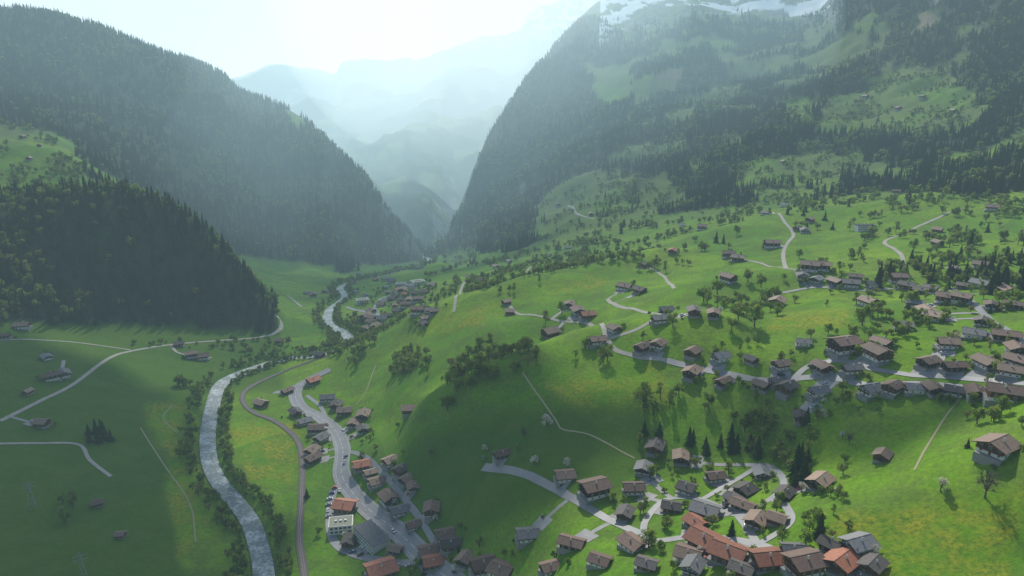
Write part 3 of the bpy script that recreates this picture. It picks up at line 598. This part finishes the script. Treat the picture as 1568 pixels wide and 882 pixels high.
def decid(seed,Ht=11,R=4.2,mats=None,clumps=12,per=60,ls=0.50,bare=False):
    rd=random.Random(seed); m=MB(); th=Ht*.30; m.beam((0,0,-1),(0,0,th),.32,1,.2)
    cl=[]
    for k in range(clumps):
        a=rd.random()*6.28; e=rd.uniform(-.5,1); rr=R*rd.uniform(.35,.85)*math.sqrt(max(0.1,1-max(e,0)**2*.75)); z=Ht*.54+e*Ht*.36
        cl.append((rr*math.cos(a),rr*math.sin(a),z,R*rd.uniform(.25,.45)))
    cl.append((0,0,Ht*.58,R*.45))
    for (x,y,z,r) in cl: m.beam((0,0,th*.8),(x*.8,y*.8,z*.95),.12,1,.03)
    if bare:
        for (x,y,z,r) in cl:
            for k in range(14):
                v=Vector((rd.gauss(0,1),rd.gauss(0,1),rd.gauss(.4,1))).normalized()*r*1.2; m.beam((x*.7,y*.7,z*.9),(x+v.x,y+v.y,z+v.z),.05,1,.015)
        return m.mesh("bare_%d"%seed,[M_bark,M_bark])
    for (x,y,z,r) in cl:
        lt=0 if rd.random()<.65 else 2
        for k in range(per):
            v=Vector((rd.gauss(0,1),rd.gauss(0,1),rd.gauss(0,1))).normalized()*r*rd.uniform(.5,1.2); c_=Vector((x,y,z))+v
            u=Vector((rd.gauss(0,1),rd.gauss(0,1),rd.gauss(0,1))).normalized(); w_=u.orthogonal().normalized(); s_=ls*rd.uniform(.6,1.2)
            m.quad([c_-u*s_,c_-w_*s_*.7,c_+u*s_,c_+w_*s_*.7],lt)
    return m.mesh("decid_%d"%seed,mats)
SPR=[spruce(1,20,4.0),spruce(2,22,3.7,14,8),spruce(3,17,4.2,11,9)]
SPW=[spruce(5,15,4.6,11,10),spruce(6,12,4.2,9,10)]
DEC=[decid(11,9.5,4.5,[M_lfL,M_bark,M_lfD]),decid(12,11.5,4.6,[M_lfL,M_bark,M_lfD],14),decid(13,8.5,3.9,[M_lfD,M_bark,M_lfL],10),decid(14,9,4.1,[M_lfO,M_bark,M_lfL],11,45),decid(15,12,3.9,[M_lfL,M_bark,M_lfO],12,50)]
BLO=decid(21,7,2.8,[M_blo,M_bark,M_blo],9,45,.45); BARE=decid(22,12,4.5,None,16,0,bare=True)
SHR=decid(23,4,2.6,[M_lfD,M_bark,M_lfL],7,45,.45)
def coll(name,meshes):
    c_=bpy.data.collections.new(name)
    for me in meshes: c_.objects.link(bpy.data.objects.new(me.name,me))
    return c_
def scatter(name,pts,rot,scl,collection):
    me=bpy.data.meshes.new(name); me.from_pydata([tuple(p) for p in pts],[],[])
    for k,a in (('rot',rot),('scl',scl)):
        at=me.attributes.new(k,'FLOAT','POINT'); at.data.foreach_set('value',np.asarray(a,np.float32))
    ob=addobj(name,me); g=bpy.data.node_groups.new(name,'GeometryNodeTree')
    g.interface.new_socket('Geometry',in_out='INPUT',socket_type='NodeSocketGeometry'); g.interface.new_socket('Geometry',in_out='OUTPUT',socket_type='NodeSocketGeometry')
    gi=g.nodes.new('NodeGroupInput'); go=g.nodes.new('NodeGroupOutput'); ci=g.nodes.new('GeometryNodeCollectionInfo'); ip=g.nodes.new('GeometryNodeInstanceOnPoints')
    ci.inputs['Collection'].default_value=collection; ci.inputs['Separate Children'].default_value=True; ci.inputs['Reset Children'].default_value=True
    ip.inputs['Pick Instance'].default_value=True
    a1=g.nodes.new('GeometryNodeInputNamedAttribute'); a1.data_type='FLOAT'; a1.inputs[0].default_value='rot'
    a2=g.nodes.new('GeometryNodeInputNamedAttribute'); a2.data_type='FLOAT'; a2.inputs[0].default_value='scl'
    cx=g.nodes.new('ShaderNodeCombineXYZ'); er=g.nodes.new('FunctionNodeEulerToRotation')
    g.links.new(a1.outputs[0],cx.inputs[2]); g.links.new(cx.outputs[0],er.inputs[0]); g.links.new(er.outputs[0],ip.inputs['Rotation']); g.links.new(a2.outputs[0],ip.inputs['Scale'])
    g.links.new(gi.outputs[0],ip.inputs['Points']); g.links.new(ci.outputs[0],ip.inputs['Instance']); g.links.new(ip.outputs[0],go.inputs[0])
    md=ob.modifiers.new('scatter','NODES'); md.node_group=g; return ob
C_S=coll("spruce_kinds",SPR); C_D=coll("deciduous_kinds",DEC); C_SH=coll("shrub_kinds",[SHR,DEC[2]]); C_W=coll("garden_spruce_kinds",SPW)
def gridmask(M,x,y):
    a=np.clip(np.round((np.arctan2(x,y)-A0)/(A1-A0)*(NA-1)).astype(int),0,NA-1); r=np.clip(np.round(np.log(np.hypot(x,y)/R0)/math.log(R1/R0)*(NR-1)).astype(int),0,NR-1); return M[a,r]
def rnd_pts(n_,r0,r1,a0=rad(-48),a1=rad(48)):
    r=np.sqrt(rng.uniform(r0*r0,r1*r1,n_)); a=rng.uniform(a0,a1,n_); return r*np.sin(a),r*np.cos(a)
def off_built(x,y,clr=3):
    ok=np.ones(len(x),bool)
    for a,b_,r in HA: ok&=np.hypot(x-a,y-b_)>r+clr
    for ln,hw in ROADS:
        m=(x>ln[:,0].min()-20)&(x<ln[:,0].max()+20)&(y>ln[:,1].min()-20)&(y<ln[:,1].max()+20)
        if m.any():
            xi=x[m];yi=y[m];d=np.full(len(xi),1e9)
            for q in ln[::2]: d=np.minimum(d,np.hypot(xi-q[0],yi-q[1]))
            ok[np.nonzero(m)[0][d<hw+1.5]]=False
    return ok
def fpts(x,y): return np.stack([x,y,hz(x,y)],-1)
tot=[]
for r0,r1,sp in ((650,1150,50),(1150,2000,58),(2000,3500,85)):
    n_=int(0.5*(rad(96))*(r1*r1-r0*r0)/sp); x,y=rnd_pts(n_,r0,r1); k=gridmask(forest,x,y); k&=~((gridmask(SS,x,y)>9.12))
    k&=gridmask(rock,x,y)<rng.uniform(0.2,1,n_)
    k&=~((fbm(x/28,y/28,201,3)<0.34)&(np.hypot(x,y)>1150)); tot.append((x[k],y[k]))
fx=np.concatenate([a for a,_ in tot]);fy=np.concatenate([b_ for _,b_ in tot])
isd=(rng.random(len(fx))<np.where(fbm(fx/80,fy/80,211,3)>0.56,0.40,0.04))
def mk(name,x,y,cl,s0,s1):
    scatter(name,fpts(x,y),rng.uniform(0,6.28,len(x)),rng.uniform(s0,s1,len(x)),cl)
mk("conifer_forest",fx[~isd],fy[~isd],C_S,0.5,1.0); mk("mixed_forest_broadleaf",fx[isd],fy[isd],C_D,0.8,1.3)
print("forest",len(fx))
n_=17000; x,y=rnd_pts(n_,560,2100,rad(-7),rad(46)); s_=gridmask(SS,x,y); nn=fbm(x/32,y/32,221,4)
k=(s_>4.6)&(s_<8.4)&~gridmask(forest,x,y)&(nn>np.where(s_<5.6,0.66,np.where(s_<6.4,0.625,np.where(s_<7,0.56,0.53)))); x,y=x[k],y[k]; k=off_built(x,y); mk("scattered_woodland",x[k],y[k],C_D,0.45,1.0)
n_=2500; x,y=rnd_pts(n_,450,1900,rad(-5),rad(46)); s_=gridmask(SS,x,y); k=(s_>3.8)&(s_<7.6)&~gridmask(forest,x,y)&(rng.random(n_)<.03); x,y=x[k],y[k]; k=off_built(x,y); mk("meadow_trees",x[k],y[k],C_D,0.5,1.0)
n_=1500; x,y=rnd_pts(n_,500,1900,rad(4),rad(46)); s_=gridmask(SS,x,y); k=(s_>5.4)&(s_<7.6)&(fbm(x/60,y/60,231,3)>0.63); x,y=x[k],y[k]; k=off_built(x,y); mk("scattered_spruces",x[k],y[k],C_W,0.5,0.95)
x,y=rnd_pts(2600,1120,1700,rad(-46),rad(-22)); k=~gridmask(forest,x,y)&(fbm(x/50,y/50,241,3)>.56); mk("alp_trees",x[k],y[k],C_D,0.6,1.1)
def wood(name,pl,per,cl,s0,s1):
    pl=hits(pl); x0,y0=pl.min(0);x1,y1=pl.max(0); n_=max(6,int((x1-x0)*(y1-y0)/per)); x=rng.uniform(x0,x1,n_);y=rng.uniform(y0,y1,n_); k=pip(x,y,pl); x,y=x[k],y[k]
    if len(x)==0: return
    k=off_built(x,y,0); x,y=x[k],y[k]
    if len(x): mk(name,x,y,cl,s0,s1)
for pl,per,cl,s0,s1 in [([(690,560),(745,520),(820,532),(828,555),(770,580),(735,595),(720,580),(705,605),(680,590)],40,C_D,.5,1.05),([(600,552),(630,535),(660,550),(655,575),(600,578)],40,C_D,.4,.9),
 ([(500,485),(540,482),(600,500),(575,530),(550,555),(505,562),(500,530)],85,C_D,.45,.85),([(985,660),(1060,670),(1140,674),(1150,690),(1120,700),(1040,690),(985,680)],42,C_W,.4,.75),
 ([(1140,640),(1200,640),(1210,670),(1240,700),(1210,745),(1150,700)],36,C_D,.45,.9),([(1000,600),(1090,605),(1140,625),(1130,650),(1060,640),(980,625)],70,C_D,.45,.85),
 ([(640,450),(700,430),(850,398),(960,385),(960,400),(850,418),(720,450),(660,465)],150,C_D,.5,.9),([(1230,560),(1290,570),(1280,640),(1240,650)],120,C_D,.4,.8),
 ([(1310,480),(1380,470),(1450,480),(1450,500),(1380,510),(1310,500)],75,C_D,.45,.8),([(1480,610),(1568,640),(1568,670),(1480,650)],90,C_D,.45,.8),
 ([(1340,420),(1400,400),(1480,410),(1500,440),(1400,445),(1345,440)],110,C_W,.5,.9),([(1500,400),(1590,390),(1590,450),(1510,460)],120,C_W,.5,.95),([(1340,400),(1480,390),(1590,390),(1590,440),(1350,440)],150,C_D,.5,.9),
 ([(1080,460),(1150,445),(1200,455),(1190,485),(1100,480)],150,C_D,.6,1.0),([(860,530),(930,525),(990,540),(960,560),(880,550)],150,C_D,.4,.8),([(265,590),(310,585),(312,615),(275,620)],60,C_SH,.7,1.2),
 ([(130,660),(185,660),(185,680),(130,680)],80,C_W,.6,.9),([(80,745),(120,745),(130,805),(80,805)],140,C_D,.6,.9),([(200,524),(330,520),(430,505),(480,545),(330,535),(210,532)],130,C_SH,.6,1.1),
 ([(470,540),(560,540),(600,505),(640,480),(600,480),(520,500),(490,520)],150,C_D,.45,.85),([(580,860),(700,860),(720,882),(580,882)],110,C_D,.3,.6),
 ([(1000,690),(1300,690),(1300,850),(960,850),(940,760)],90,C_D,.25,.6),([(1050,530),(1568,480),(1568,620),(1050,610)],190,C_D,.3,.7),([(1200,420),(1568,420),(1568,490),(1200,470)],200,C_D,.35,.75),
 ([(545,440),(660,430),(660,500),(560,505)],260,C_D,.4,.7),([(440,620),(570,640),(580,720),(470,710)],120,C_D,.25,.5),
 ([(1180,720),(1230,690),(1260,720),(1230,760)],80,C_W,.5,.95)]: wood("small_wood",pl,per,cl,s0,s1)
# riverside trees
pts=[]
for i in range(0,len(river),1):
    for sd in (-1,1):
        for q_ in range(2):
            if random.random()<0.46*(0.6+0.8*float(vn(river[i,0]/30,river[i,1]/30,77))):
                of=sd*random.uniform(8.5,19 if sd>0 else 15); pts.append((river[i,0]-tt[i,1]*of,river[i,1]+tt[i,0]*of))
pts=np.array(pts); k=np.ones(len(pts),bool)
for ln,hw in ROADS[:-1]:
    for j in range(len(pts)):
        if k[j] and np.hypot(ln[:,0]-pts[j,0],ln[:,1]-pts[j,1]).min()<hw+2: k[j]=False
pts=pts[k]; mk("riverside_trees",pts[:,0],pts[:,1],C_D,.35,.75)
pts=[]
for i in range(0,min(len(river),400)):
    for sd in (-1,1):
        if random.random()<.7: of=sd*random.uniform(7.5,15); pts.append((river[i,0]-tt[i,1]*of,river[i,1]+tt[i,0]*of))
pts=np.array(pts); mk("riverside_shrubs",pts[:,0],pts[:,1],C_SH,.35,.85)
def tree(px,py,me,name,sc=1.0):
    x,y=hit(px,py); addobj(name,me,(x,y,float(hz(x,y))),random.random()*6,sc)
for px,py,sc in [(1077,462,1.3),(1098,450,1.3),(1130,490,1.2),(1155,500,1.3),(930,553,1.1),(985,625,1.3),(1000,635,1.0),(685,628,1.2),(630,560,.9),(993,838,.8),(1085,620,.9),(1395,470,1.0),(1145,432,1.2),(1165,440,1.1),(700,600,1),(620,572,.9),(720,595,1),(555,700,.5),(640,870,.6),(1290,600,.7),(1120,505,1.0),(1320,498,1.1),(1240,680,.9),(1030,500,.9),(860,480,.9),(545,560,.8),(1140,660,.9),(1170,650,.8)]: tree(px,py,random.choice(DEC[:3]),"broadleaf_tree",sc)
for px,py,sc in [(1255,822,.7),(1160,700,.8),(1218,730,1.1),(1226,715,.9),(160,672,1.0),(150,678,.8),(170,675,.8),(1345,440,1.1),(1485,380,1),(1540,400,1),(1470,395,.9),(1235,650,.8),(650,880,.5),(470,762,.6),(1520,440,1),(1120,820,.5),(1310,860,.45)]: tree(px,py,random.choice(SPW),"spruce_tree",sc)
for px,py,sc in [(838,652,1.1),(743,690,.6),(818,712,.8),(1440,752,.9),(1290,670,.5),(740,705,.5),(1260,640,.7)]: tree(px,py,BLO,"blossoming_tree",sc)
for px,py,sc in [(1508,762,1.0),(802,672,.6),(660,700,.5),(415,770,.6),(1300,680,.5)]: tree(px,py,BARE,"bare_tree",sc)
for (a,b_,r) in HP:
    if math.hypot(a,b_)<820 and r>4:
        for k in range(random.choice([1,2,2,3])):
            t=random.random()*6.28; d_=r+random.uniform(1.5,7); x,y=a+d_*math.cos(t),b_+d_*math.sin(t)
            if near_road(x,y) or (np.hypot(HA[:,0]-x,HA[:,1]-y)<HA[:,2]+.3).any(): continue
            u=random.random(); z=float(hz(x,y))
            if u<.47: addobj("garden_shrub",SHR,(x,y,z),t,random.uniform(.4,.8))
            elif u<.86: addobj("broadleaf_tree",random.choice(DEC),(x,y,z),t,random.uniform(.3,.6))
            elif u<.92: addobj("spruce_tree",random.choice(SPW),(x,y,z),t,random.uniform(.3,.55))
            else: addobj("blossoming_tree",BLO,(x,y,z),t,random.uniform(.5,.8))
# ------------------------------------------------------------------ clouds above the view, added to shade valley, knoll and right slope
M_shadow_cloud,n,o=newmat("shadow_cloud_white"); d=N(n,'ShaderNodeBsdfDiffuse'); d.inputs[0].default_value=(0.85,0.86,0.88,1); n.links.new(d.outputs[0],o.inputs[0])
import bmesh
def shadow_cloud(lst,t):
    bm=bmesh.new()
    for (px,py,R) in lst:
        x,y=hit(px,py); c_=Vector((x,y,float(hz(x,y))))+S*t
        for k in range(5):
            o_=Vector((random.gauss(0,1),random.gauss(0,1),random.gauss(0,.3)))*R*.4; r=R*random.uniform(.5,.75)
            bmesh.ops.create_icosphere(bm,subdivisions=3,radius=r,matrix=Matrix.Translation(c_+o_)@Matrix.Diagonal((1,1,.6,1)))
    for v in bm.verts:
        q=float(vn(v.co.x/25+v.co.z/31,v.co.y/25,5))-.5; v.co+=v.normal*q*16
    me=bpy.data.meshes.new("shadow_cloud"); bm.to_mesh(me); bm.free(); me.materials.append(M_shadow_cloud); me.polygons.foreach_set('use_smooth',[True]*len(me.polygons)); addobj("shadow_cloud",me)
shadow_cloud([(60,800,90),(150,760,70),(230,820,60),(30,660,110),(110,590,90),(320,850,45),(-60,700,120),(180,720,35),(20,560,70)],1500)
shadow_cloud([(670,730,36),(740,700,38),(820,690,36),(720,790,34),(800,760,32),(880,690,28),(650,790,22),(870,650,22),(740,650,20),(940,650,16)],1500)
shadow_cloud([(1250,665,20),(1340,665,22),(1440,650,18),(1180,660,14)],1500)
# ------------------------------------------------------------------ haze: volumes that absorb and emit their own glow, no scattering
def haze(name,me,dens,Lc,ab=1.0):
    m,n,o=newmat(name)
    e=N(n,'ShaderNodeEmission'); e.inputs[0].default_value=(*Lc,1); e.inputs[1].default_value=dens
    if ab>0:
        a=N(n,'ShaderNodeVolumeAbsorption'); a.inputs['Color'].default_value=(0,0,0,1); a.inputs['Density'].default_value=dens*ab
        s_=N(n,'ShaderNodeAddShader'); n.links.new(a.outputs[0],s_.inputs[0]); n.links.new(e.outputs[0],s_.inputs[1]); n.links.new(s_.outputs[0],o.inputs['Volume'])
    else: n.links.new(e.outputs[0],o.inputs['Volume'])
    me.materials.append(m); return addobj(name,me)
def hbox(x0,x1,y0,y1,z0,z1):
    hb=MB(); hb.box(x0,x1,y0,y1,z0,z1,0); me=bpy.data.meshes.new("haze"); me.from_pydata(hb.v,[],hb.f); return me
haze("valley_glow_haze",hbox(-6500,6500,-300,4200,-900,700),0.00014,(0.38,0.57,0.66),0.7)
haze("distant_glow_haze",hbox(-9000,9000,4201,9500,-900,3500),0.00045,(1.14,1.18,1.20))  # near-white emission brightens the far peaks and low sky
def ell(c_,r_,M=None):
    bm=bmesh.new(); mm=Matrix.Translation(c_)@(M or Matrix.Identity(4))@Matrix.Diagonal((*r_,1)); bmesh.ops.create_uvsphere(bm,u_segments=64,v_segments=32,radius=1,matrix=mm); me=bpy.data.meshes.new("haze"); bm.to_mesh(me); bm.free(); return me
haze("glow_haze",ell((-420,2650,380),(1400,1600,1000)),0.00017,(0.55,0.84,0.96),0.8)  # nested glow put in as emission, not lit by the sun lamp
haze("glow_haze",ell((-350,2950,480),(1000,1250,850)),0.00026,(0.88,1.10,1.18),0.8)
haze("glow_haze",ell((-260,3150,600),(680,950,700)),0.00038,(1.2,1.28,1.3),0.8)
RM=S.to_track_quat('Z','Y').to_matrix().to_4x4()
for (cx_,cy_,cz_,rx,rl,dn) in [(-560,1750,200,190,900,.00017),(-300,1850,200,130,900,.00020)]:  # light shafts shaped as emitting ellipsoids along the sun direction
    haze("glow_beam_haze",ell((cx_,cy_,cz_),(rx,rx,rl),RM),dn,(0.5,0.70,0.76),0)
print("objects",len(bpy.data.objects))
